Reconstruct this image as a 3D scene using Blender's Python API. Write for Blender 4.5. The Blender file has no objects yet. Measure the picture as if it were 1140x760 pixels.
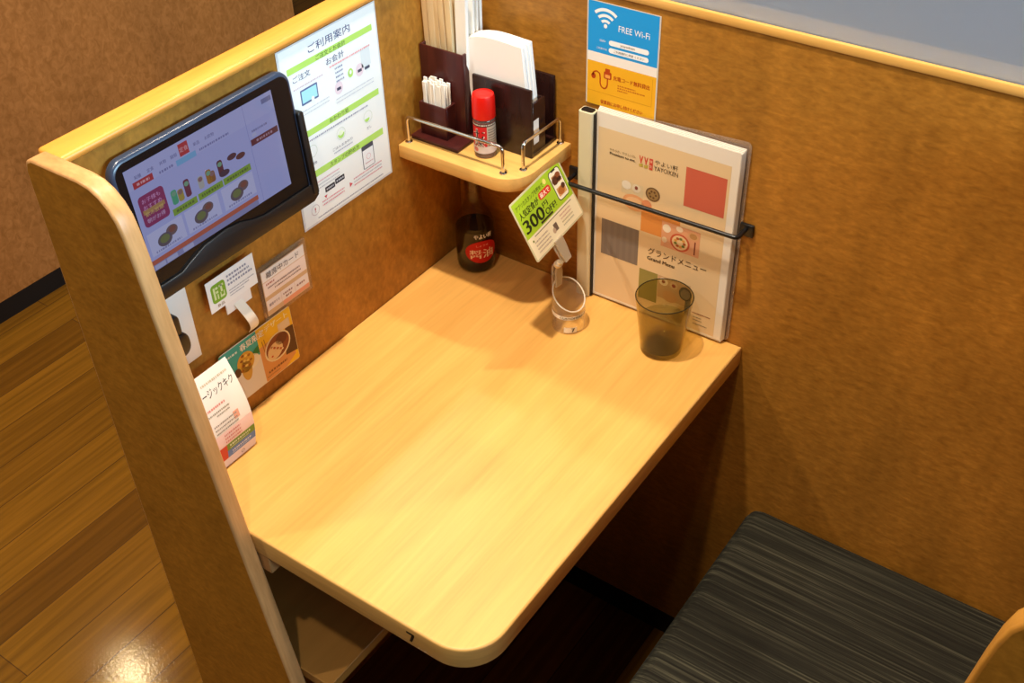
import bpy, bmesh, math, random
from mathutils import Vector, Matrix
random.seed(7)
sc = bpy.context.scene
COL = sc.collection
# ------------------------------------------------------------------ camera
R3 = Matrix(((0.8198096, -0.3487663, 0.4541743), (0.5720744, 0.5339412, -0.6226055), (-0.0253585, 0.7702395, 0.6372504)))
cam = bpy.data.objects.new('camera', bpy.data.cameras.new('camera'))
COL.objects.link(cam)
cam.matrix_world = Matrix.Translation((0.984184, -1.22249, 1.818022)) @ R3.to_4x4()
cam.data.sensor_fit = 'HORIZONTAL'; cam.data.sensor_width = 36.0
cam.data.lens = 36.0 * 1265.8 / 1140.0
cam.data.clip_start = 0.02
sc.camera = cam
# ------------------------------------------------------------------ light, exposure
vs = sc.view_settings
vs.view_transform = 'Standard'; vs.look = 'None'; vs.exposure = 0.0; vs.gamma = 1.0; vs.use_curve_mapping = False
w = bpy.data.worlds.new('world'); sc.world = w; w.use_nodes = True
w.node_tree.nodes['Background'].inputs[0].default_value = (1.0, 0.78, 0.6, 1)
w.node_tree.nodes['Background'].inputs[1].default_value = 0.05
def spot(name, loc, power, col, radius=0.04, ang=130, blend=0.6, aim=None):
    l = bpy.data.lights.new(name, 'SPOT'); l.energy = power; l.color = col; l.shadow_soft_size = radius
    l.spot_size = math.radians(ang); l.spot_blend = blend
    o = bpy.data.objects.new(name, l); COL.objects.link(o); o.location = loc
    if aim: o.rotation_euler = (Vector(aim) - Vector(loc)).to_track_quat('-Z', 'Y').to_euler()
    return o
WARM = (1.0, 0.85, 0.66)
spot('downlight', (0.20, -0.526, 2.90), 185, WARM)
spot('downlight', (0.79, -0.685, 2.90), 22, WARM)
spot('downlight', (0.60, -1.34, 2.90), 50, WARM)
spot('downlight', (-0.91, -1.65, 2.90), 78, WARM)
spot('downlight', (0.20, 0.514, 2.90), 80, WARM)
spot('aisle_light', (-0.80, 0.75, 2.90), 45, WARM)  # added fill lamp that brightens the aisle wall, not a known fixture
spot('aisle_light', (-2.47, 0.29, 2.90), 20, (1.0, 0.76, 0.42), radius=0.05)
al = bpy.data.lights.new('daylight_window', 'AREA'); al.shape = 'RECTANGLE'; al.size = 2.0; al.size_y = 0.6; al.energy = 120; al.color = (0.50, 0.80, 1.0)
ao = bpy.data.objects.new('daylight_window', al); COL.objects.link(ao); ao.location = (3.2, -0.25, 1.75)
ao.rotation_euler = (Vector((0, -0.3, 1.1)) - ao.location).to_track_quat('-Z', 'Y').to_euler()

# ------------------------------------------------------------------ materials
MATS = {}
def srgb(h):
    v = [int(h[i:i + 2], 16) / 255 for i in (0, 2, 4)]
    return tuple(c / 12.92 if c <= 0.04045 else ((c + 0.055) / 1.055) ** 2.4 for c in v) + (1,)
def newmat(name):
    m = bpy.data.materials.new(name); m.use_nodes = True
    return m, m.node_tree.nodes, m.node_tree.links, m.node_tree.nodes['Principled BSDF']
def plain(name, col, rough=0.5, metal=0.0, spec=0.5, coat=0.0, emit=0.0):
    if name in MATS: return MATS[name]
    m, N, L, b = newmat(name)
    c = srgb(col) if isinstance(col, str) else tuple(col) + (1,)
    b.inputs['Base Color'].default_value = c
    b.inputs['Roughness'].default_value = rough; b.inputs['Metallic'].default_value = metal
    b.inputs['Specular IOR Level'].default_value = spec; b.inputs['Coat Weight'].default_value = coat
    if emit:
        b.inputs['Emission Color'].default_value = c; b.inputs['Emission Strength'].default_value = emit
    MATS[name] = m
    return m
def K(h): return plain('ink_' + h, h, 0.55, spec=0.3)          # printed colour
def SCR(h): 
    if 'scr_' + h in MATS: return MATS['scr_' + h]
    m, N, L, b = newmat('scr_' + h)
    b.inputs['Base Color'].default_value = (0.01, 0.01, 0.012, 1); b.inputs['Roughness'].default_value = 0.08
    b.inputs['Emission Color'].default_value = srgb(h); b.inputs['Emission Strength'].default_value = 0.42; b.inputs['IOR'].default_value = 1.9
    MATS['scr_' + h] = m
    return m
def wood(name, c1, c2, scale, rough=0.4, streak=None, detail=5, dist=0.6, spec=0.4, mid=(0.35, 0.68), bump=0.0):
    m, N, L, b = newmat(name)
    tc = N.new('ShaderNodeTexCoord'); mp = N.new('ShaderNodeMapping'); mp.inputs['Scale'].default_value = scale
    L.new(tc.outputs['Object'], mp.inputs['Vector'])
    n = N.new('ShaderNodeTexNoise'); n.inputs['Scale'].default_value = 1.0; n.inputs['Detail'].default_value = detail
    n.inputs['Distortion'].default_value = dist; n.inputs['Roughness'].default_value = 0.6
    L.new(mp.outputs['Vector'], n.inputs['Vector'])
    r = N.new('ShaderNodeValToRGB'); r.color_ramp.elements[0].position = mid[0]; r.color_ramp.elements[1].position = mid[1]
    r.color_ramp.elements[0].color = tuple(c1) + (1,); r.color_ramp.elements[1].color = tuple(c2) + (1,)
    L.new(n.outputs['Fac'], r.inputs['Fac'])
    out = r.outputs['Color']
    for streak in (streak if isinstance(streak, list) else [streak] if streak else []):
        mp2 = N.new('ShaderNodeMapping'); mp2.inputs['Scale'].default_value = streak[0]
        L.new(tc.outputs['Object'], mp2.inputs['Vector'])
        n2 = N.new('ShaderNodeTexNoise'); n2.inputs['Scale'].default_value = 1.0; n2.inputs['Detail'].default_value = 3
        L.new(mp2.outputs['Vector'], n2.inputs['Vector'])
        mr = N.new('ShaderNodeMapRange'); mr.inputs['From Min'].default_value = 0.3; mr.inputs['From Max'].default_value = 0.7
        mr.inputs['To Min'].default_value = 1.0 - streak[1]; mr.inputs['To Max'].default_value = 1.0 + streak[1] * 0.4
        L.new(n2.outputs['Fac'], mr.inputs['Value'])
        mx = N.new('ShaderNodeMix'); mx.data_type = 'RGBA'; mx.blend_type = 'MULTIPLY'; mx.inputs['Factor'].default_value = 1.0
        L.new(out, mx.inputs['A']); L.new(mr.outputs['Result'], mx.inputs['B']); out = mx.outputs['Result']
    L.new(out, b.inputs['Base Color'])
    b.inputs['Roughness'].default_value = rough; b.inputs['Specular IOR Level'].default_value = spec
    return m
WALL1, WALL2 = (0.35, 0.140, 0.015), (0.52, 0.228, 0.030)
M_wall_l = wood('maple_laminate_left', WALL1, WALL2, (30, 75, 55), 0.42, [((7, 10, 6), 0.2), ((100, 170, 130), 0.13), ((60, 80, 60), 0.10)], dist=0.5, mid=(0.3, 0.72))
M_wall_b = wood('maple_laminate_back', WALL1, WALL2, (45, 45, 130), 0.42, [((16, 16, 4), 0.22), ((110, 110, 260), 0.15), ((60, 60, 75), 0.10)], dist=0.4, mid=(0.3, 0.7), detail=7)
M_end = wood('maple_laminate_end', (0.40, 0.165, 0.014), (0.56, 0.245, 0.026), (70, 30, 110), 0.42, [((9, 9, 6), 0.18), ((150, 100, 220), 0.13), ((60, 60, 80), 0.08)], dist=0.5, mid=(0.3, 0.72))
M_aisle = wood('aisle_laminate', (0.30, 0.118, 0.026), (0.44, 0.185, 0.052), (30, 60, 45), 0.5, ((4, 6, 2), 0.15), dist=1.0)
M_cap = wood('pale_wood_cap', (0.66, 0.275, 0.040), (0.76, 0.335, 0.058), (60, 6, 60), 0.38, ((160, 9, 160), 0.08), dist=0.3)
M_capx = wood('pale_wood_cap_back', (0.72, 0.39, 0.095), (0.80, 0.46, 0.13), (6, 60, 60), 0.38, ((9, 160, 160), 0.08), dist=0.3)
M_band = wood('pale_wood_edge_band', (0.52, 0.27, 0.10), (0.62, 0.34, 0.14), (40, 90, 9), 0.36, ((150, 220, 12), 0.12), dist=0.3)
M_table = wood('table_beech', (0.70, 0.365, 0.088), (0.79, 0.435, 0.116), (26, 2.2, 30), 0.36, ((190, 7, 60), 0.09), dist=0.35)
M_tedge = wood('table_edge', (0.62, 0.35, 0.10), (0.72, 0.42, 0.13), (9, 9, 120), 0.34, ((14, 14, 260), 0.1), dist=0.2)
M_shelf = wood('shelf_beech', (0.74, 0.42, 0.115), (0.83, 0.49, 0.15), (4, 26, 60), 0.38, ((9, 190, 190), 0.08), dist=0.3)
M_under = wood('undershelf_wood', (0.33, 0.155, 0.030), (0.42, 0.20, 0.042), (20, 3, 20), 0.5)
M_black = plain('black_kickboard', '0c0a0c', 0.5)
M_maroon = wood('maroon_lacquer', (0.045, 0.008, 0.008), (0.075, 0.014, 0.012), (60, 60, 8), 0.3)
M_ebony = wood('dark_lacquer', (0.018, 0.006, 0.005), (0.03, 0.010, 0.008), (60, 60, 8), 0.25)
M_chrome = plain('chrome', 'd8d4d0', 0.14, 1.0)
M_blackmetal = plain('black_metal', '101012', 0.35, 0.0, spec=0.5)
M_paper = plain('white_paper', 'f4f1ea', 0.7)
M_tissue = plain('napkin_tissue', 'f6f2ee', 0.9)
M_stick = wood('bare_chopstick_wood', (0.74, 0.55, 0.30), (0.84, 0.66, 0.40), (150, 150, 6), 0.6)
M_pwhite = plain('white_plastic', 'e9e6df', 0.4)
M_tab = plain('tablet_shell', (0.028, 0.044, 0.085), 0.28, spec=0.6)
M_bez = plain('tablet_bezel', '09090c', 0.25, spec=0.4)
M_brk = plain('tablet_bracket', '0d0c0e', 0.35)
M_redcap = plain('red_cap', 'd61408', 0.35)
M_soy = plain('soy_sauce', (0.008, 0.002, 0.0015), 0.08)
M_aluspine = plain('ivory_spine', 'd9cfae', 0.35)
def thinglass(name, tint, ior=1.45, rough=0.03, frost=0.0, fcol=(1, 1, 1), gl=1.0):
    m = bpy.data.materials.new(name); m.use_nodes = True
    N, L = m.node_tree.nodes, m.node_tree.links; N.clear()
    o = N.new('ShaderNodeOutputMaterial'); t = N.new('ShaderNodeBsdfTransparent'); t.inputs[0].default_value = tuple(tint) + (1,)
    g = N.new('ShaderNodeBsdfGlossy'); g.inputs['Roughness'].default_value = rough; g.inputs['Color'].default_value = (gl, gl, gl, 1)
    lw = N.new('ShaderNodeLayerWeight'); lw.inputs[0].default_value = 0.5
    pw = N.new('ShaderNodeMath'); pw.operation = 'POWER'; pw.inputs[1].default_value = 4.0; L.new(lw.outputs['Facing'], pw.inputs[0])
    f = N.new('ShaderNodeMapRange'); f.inputs['To Min'].default_value = 0.03 * (ior - 1) / 0.45; f.inputs['To Max'].default_value = 0.6; L.new(pw.outputs[0], f.inputs['Value'])
    mx = N.new('ShaderNodeMixShader'); L.new(f.outputs[0], mx.inputs[0]); L.new(t.outputs[0], mx.inputs[1]); L.new(g.outputs[0], mx.inputs[2])
    out = mx.outputs[0]
    if frost:
        d = N.new('ShaderNodeBsdfDiffuse'); d.inputs[0].default_value = tuple(fcol) + (1,)
        m2 = N.new('ShaderNodeMixShader'); m2.inputs[0].default_value = frost
        L.new(out, m2.inputs[1]); L.new(d.outputs[0], m2.inputs[2]); out = m2.outputs[0]
    L.new(out, o.inputs[0])
    return m
M_tumbler = thinglass('smoked_tumbler', (0.79, 0.74, 0.54), frost=0.015, fcol=(0.2, 0.18, 0.1))
M_water = thinglass('water', (0.86, 0.88, 0.80), 1.33)
M_acryl = thinglass('clear_acrylic', (0.95, 0.93, 0.88), frost=0.06, fcol=(0.9, 0.88, 0.82))
M_acryledge = thinglass('acrylic_rim', (0.9, 0.88, 0.8), frost=0.55, fcol=(0.95, 0.88, 0.75))
M_sleeve = thinglass('clear_sleeve', (0.90, 0.88, 0.86), rough=0.12, frost=0.12, fcol=(0.8, 0.76, 0.72))
M_bottle = thinglass('bottle_glass', (0.80, 0.72, 0.60))
M_clip = thinglass('clear_clip', (0.85, 0.8, 0.7), frost=0.3, fcol=(0.8, 0.74, 0.62))
# frosted acrylic
m = bpy.data.materials.new('frosted_acrylic'); m.use_nodes = True
N, L = m.node_tree.nodes, m.node_tree.links; N.clear()
o = N.new('ShaderNodeOutputMaterial'); rf = N.new('ShaderNodeBsdfRefraction'); rf.inputs['Roughness'].default_value = 0.2; rf.inputs['IOR'].default_value = 1.15; rf.inputs[0].default_value = (0.9, 0.93, 0.97, 1)
tl = N.new('ShaderNodeBsdfTranslucent'); tl.inputs[0].default_value = (0.70, 0.82, 1.0, 1)
df = N.new('ShaderNodeBsdfDiffuse'); df.inputs[0].default_value = (0.56, 0.66, 0.82, 1)
a1 = N.new('ShaderNodeMixShader'); a1.inputs[0].default_value = 0.5; L.new(tl.outputs[0], a1.inputs[1]); L.new(df.outputs[0], a1.inputs[2])
a2 = N.new('ShaderNodeMixShader'); a2.inputs[0].default_value = 0.5; L.new(rf.outputs[0], a2.inputs[1]); L.new(a1.outputs[0], a2.inputs[2])
L.new(a2.outputs[0], o.inputs[0]); M_frost = m
# seat fabric: fine stripes along X
m, N, L, b = newmat('striped_seat_fabric')
tc = N.new('ShaderNodeTexCoord'); mp = N.new('ShaderNodeMapping'); mp.inputs['Scale'].default_value = (2.5, 210, 60); L.new(tc.outputs['Object'], mp.inputs[0])
n = N.new('ShaderNodeTexNoise'); n.inputs['Scale'].default_value = 1; n.inputs['Detail'].default_value = 4; n.inputs['Roughness'].default_value = 0.75; L.new(mp.outputs[0], n.inputs['Vector'])
r = N.new('ShaderNodeValToRGB'); e = r.color_ramp.elements; e[0].position = 0.36; e[0].color = (0.009, 0.008, 0.0055, 1); e[1].position = 0.70; e[1].color = (0.085, 0.080, 0.052, 1)
k = e.new(0.52); k.color = (0.022, 0.021, 0.014, 1)
L.new(n.outputs['Fac'], r.inputs[0]); L.new(r.outputs[0], b.inputs['Base Color']); b.inputs['Roughness'].default_value = 0.85; b.inputs['Specular IOR Level'].default_value = 0.2
M_seat = m
# plank floor (planks run along Y)
m, N, L, b = newmat('plank_floor')
tc = N.new('ShaderNodeTexCoord'); mp = N.new('ShaderNodeMapping'); mp.inputs['Rotation'].default_value = (0, 0, math.pi / 2); L.new(tc.outputs['Object'], mp.inputs[0])
br = N.new('ShaderNodeTexBrick'); L.new(mp.outputs[0], br.inputs['Vector']); br.inputs['Scale'].default_value = 1.0
br.inputs['Brick Width'].default_value = 1.5; br.inputs['Row Height'].default_value = 0.102; br.inputs['Mortar Size'].default_value = 0.0011; br.inputs['Bias'].default_value = 0.0
br.inputs['Color1'].default_value = (0.115, 0.046, 0.004, 1); br.inputs['Color2'].default_value = (0.205, 0.09, 0.007, 1); br.inputs['Mortar'].default_value = (0.07, 0.03, 0.006, 1)
mp2 = N.new('ShaderNodeMapping'); mp2.inputs['Scale'].default_value = (70, 2.6, 10); L.new(tc.outputs['Object'], mp2.inputs[0])
n = N.new('ShaderNodeTexNoise'); n.inputs['Scale'].default_value = 1; n.inputs['Detail'].default_value = 6; n.inputs['Distortion'].default_value = 0.5; L.new(mp2.outputs[0], n.inputs['Vector'])
mr = N.new('ShaderNodeMapRange'); mr.inputs['From Min'].default_value = 0.3; mr.inputs['From Max'].default_value = 0.7; mr.inputs['To Min'].default_value = 0.68; mr.inputs['To Max'].default_value = 1.18; L.new(n.outputs['Fac'], mr.inputs['Value'])
mx = N.new('ShaderNodeMix'); mx.data_type = 'RGBA'; mx.blend_type = 'MULTIPLY'; mx.inputs['Factor'].default_value = 1.0
L.new(br.outputs['Color'], mx.inputs['A']); L.new(mr.outputs[0], mx.inputs['B']); L.new(mx.outputs['Result'], b.inputs['Base Color'])
n3 = N.new('ShaderNodeTexNoise'); n3.inputs['Scale'].default_value = 160; n3.inputs['Detail'].default_value = 3; L.new(tc.outputs['Object'], n3.inputs['Vector'])
bp = N.new('ShaderNodeBump'); bp.inputs['Strength'].default_value = 0.03; bp.inputs['Distance'].default_value = 0.004; L.new(n3.outputs['Fac'], bp.inputs['Height']); L.new(bp.outputs[0], b.inputs['Normal'])
b.inputs['Roughness'].default_value = 0.11; b.inputs['Specular IOR Level'].default_value = 0.36
M_floor = m

# ------------------------------------------------------------------ mesh helpers
class MB:
    def __init__(self): self.bm = bmesh.new(); self.mats = []
    def mi(self, m):
        if m not in self.mats: self.mats.append(m)
        return self.mats.index(m)
    def faces(self, verts, faces, mat):
        vs_ = [self.bm.verts.new(v) for v in verts]; i = self.mi(mat); out = []
        for f in faces:
            try: fc = self.bm.faces.new([vs_[k] for k in f]); fc.material_index = i; out.append(fc)
            except ValueError: pass
        return vs_, out
    def box(self, a, b, mat, bev=0.0, seg=2):
        x0, y0, z0 = a; x1, y1, z1 = b
        v = [(x0, y0, z0), (x1, y0, z0), (x1, y1, z0), (x0, y1, z0), (x0, y0, z1), (x1, y0, z1), (x1, y1, z1), (x0, y1, z1)]
        vs_, fs = self.faces(v, [(0, 3, 2, 1), (4, 5, 6, 7), (0, 1, 5, 4), (1, 2, 6, 5), (2, 3, 7, 6), (3, 0, 4, 7)], mat)
        if bev:
            ed = list({e for f in fs for e in f.edges})
            r = bmesh.ops.bevel(self.bm, geom=ed, offset=bev, segments=seg, profile=0.5, affect='EDGES')
            for f in r['faces']: f.material_index = self.mi(mat)
        return self
    def prism(self, pts, f, c0, c1, mat, capmat=None, bev=0.0, seg=3):
        n = len(pts); v = [f(a, b, c0) for a, b in pts] + [f(a, b, c1) for a, b in pts]
        side = [(i, (i + 1) % n, n + (i + 1) % n, n + i) for i in range(n)]
        vs_, fs = self.faces(v, side, mat)
        _i = self.mi(capmat or mat); caps = []
        for idx in (list(range(n))[::-1], list(range(n, 2 * n))):
            fc = self.bm.faces.new([vs_[k] for k in idx]); fc.material_index = _i; caps.append(fc)
        bmesh.ops.recalc_face_normals(self.bm, faces=fs + caps)
        if bev:
            ed = list({e for c in caps for e in c.edges})
            r = bmesh.ops.bevel(self.bm, geom=ed, offset=bev, segments=seg, profile=0.5, affect='EDGES', material=self.mi(mat))
        return self
    def tube(self, path, r, mat, n=12, caps=True):
        P = [Vector(p) for p in path]; rings = []; up = None
        for i, p in enumerate(P):
            t = (P[min(i + 1, len(P) - 1)] - P[max(i - 1, 0)]).normalized()
            if up is None: up = t.orthogonal().normalized()
            else: up = (up - t * up.dot(t)).normalized()
            s = t.cross(up)
            rr = r[i] if isinstance(r, (list, tuple)) else r
            rings.append([p + (up * math.cos(2 * math.pi * k / n) + s * math.sin(2 * math.pi * k / n)) * rr for k in range(n)])
        v = [q for ring in rings for q in ring]; fs = []
        for i in range(len(P) - 1):
            for k in range(n): fs.append((i * n + k, i * n + (k + 1) % n, (i + 1) * n + (k + 1) % n, (i + 1) * n + k))
        if caps: fs += [tuple(range(n))[::-1], tuple(range((len(P) - 1) * n, len(P) * n))]
        self.faces(v, fs, mat); return self
    def lathe(self, prof, c, mat, n=48, topf=None, closed=False):
        v = []; fs = []; m_ = len(prof)
        for (r, z) in prof:
            for k in range(n):
                a = 2 * math.pi * k / n; v.append((c[0] + r * math.cos(a), c[1] + r * math.sin(a), c[2] + z))
        for i in range(m_ - 1 + (1 if closed else 0)):
            j = (i + 1) % m_
            for k in range(n): fs.append((i * n + k, i * n + (k + 1) % n, j * n + (k + 1) % n, j * n + k))
        vs_, f_ = self.faces(v, fs, mat)
        bmesh.ops.remove_doubles(self.bm, verts=vs_, dist=1e-6)
        return self
    def build(self, name, parent=None, at=None, only=None, keep=False, fn=None):
        bm = self.bm.copy() if (only or keep) else self.bm
        mats = self.mats
        if only:
            i = self.mats.index(only); bmesh.ops.delete(bm, geom=[f for f in bm.faces if f.material_index != i], context='FACES')
            for f in bm.faces: f.material_index = 0
            mats = [only]
        if fn:
            for v in bm.verts: v.co = fn(v.co)
        base = Vector(parent['_at']) if parent else Vector(at or (0, 0, 0))
        for v in bm.verts: v.co -= base
        for f in bm.faces: f.smooth = True
        bmesh.ops.recalc_face_normals(bm, faces=bm.faces) if not fn else None
        me = bpy.data.meshes.new(name); bm.to_mesh(me); bm.free()
        for m_ in mats: me.materials.append(m_)
        me.set_sharp_from_angle(angle=math.radians(38))
        ob = bpy.data.objects.new(name, me); COL.objects.link(ob)
        ob['_at'] = tuple(base)
        if parent: ob.parent = parent
        else: ob.location = base
        return ob
def thing(name, label, cat, at, group=None):
    o = bpy.data.objects.new(name, None); COL.objects.link(o); o.location = at; o.empty_display_size = 0.02
    o['_at'] = tuple(at); o['label'] = label; o['category'] = cat
    if group: o['group'] = group
    return o
def tag(o, label, cat, group=None):
    o['label'] = label; o['category'] = cat
    if group: o['group'] = group
    return o
def struct(o): o['kind'] = 'structure'; return o
def fillet(path, r, n=6):
    P = [Vector(p) for p in path]; out = [P[0]]
    for i in range(1, len(P) - 1):
        a = (P[i - 1] - P[i]).normalized(); b_ = (P[i + 1] - P[i]).normalized()
        p0, p1 = P[i] + a * r, P[i] + b_ * r
        for k in range(n + 1):
            t = k / n; out.append(p0 * (1 - t) ** 2 + P[i] * 2 * t * (1 - t) + p1 * t * t)
    out.append(P[-1]); return out
# ------------------------------------------------------------------ printed sheets
_TX = {}
def glyphs(s):
    if s in _TX: return _TX[s]
    cu = bpy.data.curves.new('t', 'FONT'); cu.body = s; cu.resolution_u = 3; cu.size = 1.0
    ob = bpy.data.objects.new('t', cu); COL.objects.link(ob)
    dg = bpy.context.evaluated_depsgraph_get(); me = bpy.data.meshes.new_from_object(ob.evaluated_get(dg))
    v = [tuple(p.co[:2]) for p in me.vertices]; f = [tuple(p.vertices) for p in me.polygons]
    bpy.data.objects.remove(ob); bpy.data.curves.remove(cu); bpy.data.meshes.remove(me)
    xs = [p[0] for p in v] or [0, 1]; ys = [p[1] for p in v] or [0, 1]
    _TX[s] = (v, f, min(xs), max(xs), min(ys), max(ys)); return _TX[s]
class Print(MB):
    LY = 0.00013
    def __init__(self, w_, h_, t, base, curved=False, nv=1, radius=0.0):
        super().__init__(); self.w, self.h, self.t, self.curved = w_, h_, t, curved
        nu = nv if curved == 'u' else 1; nvv = nv if curved == 'v' else 1
        if radius:
            self.prism(rrpts(0, 0, w_, h_, radius), lambda a, b, c: (a, b, c), 0, t, base)
        elif not curved: self.box((0, 0, 0), (w_, h_, t), base)
        else:
            per = [(w_ * i / nu, 0) for i in range(nu)] + [(w_, h_ * i / nvv) for i in range(nvv)] + [(w_ - w_ * i / nu, h_) for i in range(nu)] + [(0, h_ - h_ * i / nvv) for i in range(nvv)]
            v = [(a, b, 0) for a, b in per] + [(a, b, t) for a, b in per]; n = len(per)
            self.faces(v, [(i, (i + 1) % n, n + (i + 1) % n, n + i) for i in range(n)], base)
            for c in (0, t):
                for i in range(nu):
                    for j in range(nvv):
                        q = [(w_ * i / nu, h_ * j / nvv, c), (w_ * (i + 1) / nu, h_ * j / nvv, c), (w_ * (i + 1) / nu, h_ * (j + 1) / nvv, c), (w_ * i / nu, h_ * (j + 1) / nvv, c)]
                        self.faces(q if c else q[::-1], [(0, 1, 2, 3)], base)
            bmesh.ops.remove_doubles(self.bm, verts=self.bm.verts[:], dist=1e-7)
    def z(self, ly): return self.t + self.LY * ly
    def poly(self, pts, mat, ly=1): self.faces([(a, b, self.z(ly)) for a, b in pts], [tuple(range(len(pts)))], mat)
    def rect(self, u0, v0, u1, v1, mat, ly=1):
        if self.curved == 'v':
            n = max(1, int((v1 - v0) / 0.004)); 
            for i in range(n):
                a, b = v0 + (v1 - v0) * i / n, v0 + (v1 - v0) * (i + 1) / n; self.poly([(u0, a), (u1, a), (u1, b), (u0, b)], mat, ly)
        elif self.curved == 'u':
            n = max(1, int((u1 - u0) / 0.002)); 
            for i in range(n):
                a, b = u0 + (u1 - u0) * i / n, u0 + (u1 - u0) * (i + 1) / n; self.poly([(a, v0), (b, v0), (b, v1), (a, v1)], mat, ly)
        else: self.poly([(u0, v0), (u1, v0), (u1, v1), (u0, v1)], mat, ly)
    def ell(self, cu, cv, ru, rv, mat, ly=1, n=28, a0=0, a1=2 * math.pi, rot=0):
        P = []
        for i in range(n):
            a = a0 + (a1 - a0) * i / (n if abs(a1 - a0 - 2 * math.pi) < 1e-6 else n - 1)
            x, y = ru * math.cos(a), rv * math.sin(a); P.append((cu + x * math.cos(rot) - y * math.sin(rot), cv + x * math.sin(rot) + y * math.cos(rot)))
        if self.curved == 'u' and ru > 0.003:
            P2 = sorted(set(round(p[0], 6) for p in P))
            for a, b in zip(P2[:-1], P2[1:]):
                ya = rv * math.sqrt(max(0, 1 - ((a - cu) / ru) ** 2)); yb = rv * math.sqrt(max(0, 1 - ((b - cu) / ru) ** 2))
                if ya > 1e-7: self.poly([(a, cv - ya), (b, cv - yb), (b, cv + yb), (a, cv + ya)] if yb > 1e-7 else [(a, cv - ya), (b, cv), (a, cv + ya)], mat, ly)
                else: self.poly([(a, cv), (b, cv - yb), (b, cv + yb)], mat, ly)
        else: self.poly(P, mat, ly)
    def arc(self, cu, cv, r0, r1, a0, a1, mat, ly=1, n=14):
        for i in range(n):
            a, b = a0 + (a1 - a0) * i / n, a0 + (a1 - a0) * (i + 1) / n
            self.poly([(cu + r0 * math.cos(a), cv + r0 * math.sin(a)), (cu + r1 * math.cos(a), cv + r1 * math.sin(a)), (cu + r1 * math.cos(b), cv + r1 * math.sin(b)), (cu + r0 * math.cos(b), cv + r0 * math.sin(b))], mat, ly)
    def stroke(self, pts, wd, mat, ly=1):
        for (a, b), (c, d) in zip(pts[:-1], pts[1:]):
            l = math.hypot(c - a, d - b) or 1e-9; nx, ny = -(d - b) / l * wd / 2, (c - a) / l * wd / 2
            self.poly([(a - nx, b - ny), (c - nx, d - ny), (c + nx, d + ny), (a + nx, b + ny)], mat, ly)
    def rr(self, u0, v0, u1, v1, r, mat, ly=1):
        self.poly(rrpts(u0, v0, u1, v1, r), mat, ly)
    def text(self, s, u, v, h_, mat, ly=2, align='C', fit=None, bold=0.0):
        V, F, x0, x1, y0, y1 = glyphs(s)
        if not V: return
        k = h_ / (y1 - y0); kx = k if fit is None else fit / (x1 - x0)
        W_ = (x1 - x0) * kx; ox = {'C': u - W_ / 2, 'L': u, 'R': u - W_}[align]
        for dx in ([0] if not bold else [-bold, bold]):
            self.faces([(ox + dx + (a - x0) * kx, v - h_ / 2 + (b - y0) * k, self.z(ly) + (0.00002 if dx > 0 else 0)) for a, b in V], F, mat)
    def dash(self, u0, u1, v, h_, mat, ly=2, seed=1):
        rnd = random.Random(seed); u = u0
        while u < u1:
            l = h_ * rnd.uniform(0.5, 1.3); self.poly([(u, v - h_ / 2), (min(u + l, u1), v - h_ / 2), (min(u + l, u1), v + h_ / 2), (u, v + h_ / 2)], mat, ly); u += l + h_ * rnd.uniform(0.25, 0.6)
def rrpts(u0, v0, u1, v1, r, n=6):
    P = []
    for (cx, cy, a) in ((u1 - r, v1 - r, 0), (u0 + r, v1 - r, 90), (u0 + r, v0 + r, 180), (u1 - r, v0 + r, 270)):
        for i in range(n + 1):
            t = math.radians(a + 90 * i / n); P.append((cx + r * math.cos(t), cy + r * math.sin(t)))
    return P
def frame(o, u, v):
    o, u, v = Vector(o), Vector(u).normalized(), Vector(v); v = (v - u * v.dot(u)).normalized(); n = u.cross(v)
    return lambda p: o + u * p[0] + v * p[1] + n * p[2]
def on_left(y, z, x=0.0006): return frame((x, y, z), (0, 1, 0), (0, 0, 1))
def on_back(x, z, y=-0.0006): return frame((x, y, z), (1, 0, 0), (0, 0, 1))
T = 0.745
A = lambda x: x * 0.86
AZ = lambda z: 0.745 + z * 0.86

# ------------------------------------------------------------------ setting
struct(MB().box((-3.4, -2.2, -0.03), (2.4, 3.4, 0.0), M_floor).build('floor'))
struct(MB().box((0.0, 0.0, 0.0), (1.40, 0.045, 1.2235), M_wall_b).build('wall_back'))
struct(MB().box((0.0, -0.0015, 0.0), (1.02, 0.0, 0.057), M_black).build('baseboard_back'))
struct(MB().box((0.0, -0.003, 1.2235), (1.40, 0.048, 1.236), M_capx, 0.0025, 2).build('trim_1'))
struct(MB().box((-0.035, -0.658, 0.0), (0.0, 0.047, 1.2165), M_wall_l).build('wall_left'))
struct(MB().box((-0.0375, -0.658, 1.2165), (0.0035, 0.047, 1.2275), M_cap, 0.0045, 3).build('trim_2'))
struct(MB().box((-1.53, -2.2, 0.057), (-1.468, 1.075, 1.38), M_aisle).build('wall_aisle'))
struct(MB().box((-1.525, -2.2, 0.0), (-1.4685, 1.075, 0.057), M_black).build('baseboard_aisle'))
struct(MB().box((-2.6, 1.1, 0.0), (-1.62, 1.16, 1.38), M_aisle).build('wall_far'))
struct(MB().box((1.035, -0.66, 0.0), (1.075, 0.0, 1.2165), M_wall_l).build('wall_right'))
struct(MB().box((1.032, -0.66, 1.2165), (1.078, 0.0, 1.2275), M_cap, 0.004, 2).build('trim_3'))
# frosted screen above the back partition
s = MB().box((0.045, 0.002, 1.236), (1.40, 0.006, 1.385), M_frost).build('frosted_screen', at=(0.7, 0.004, 1.236))
tag(s, 'translucent frosted screen standing on the back partition above the bench', 'screen')

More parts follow.
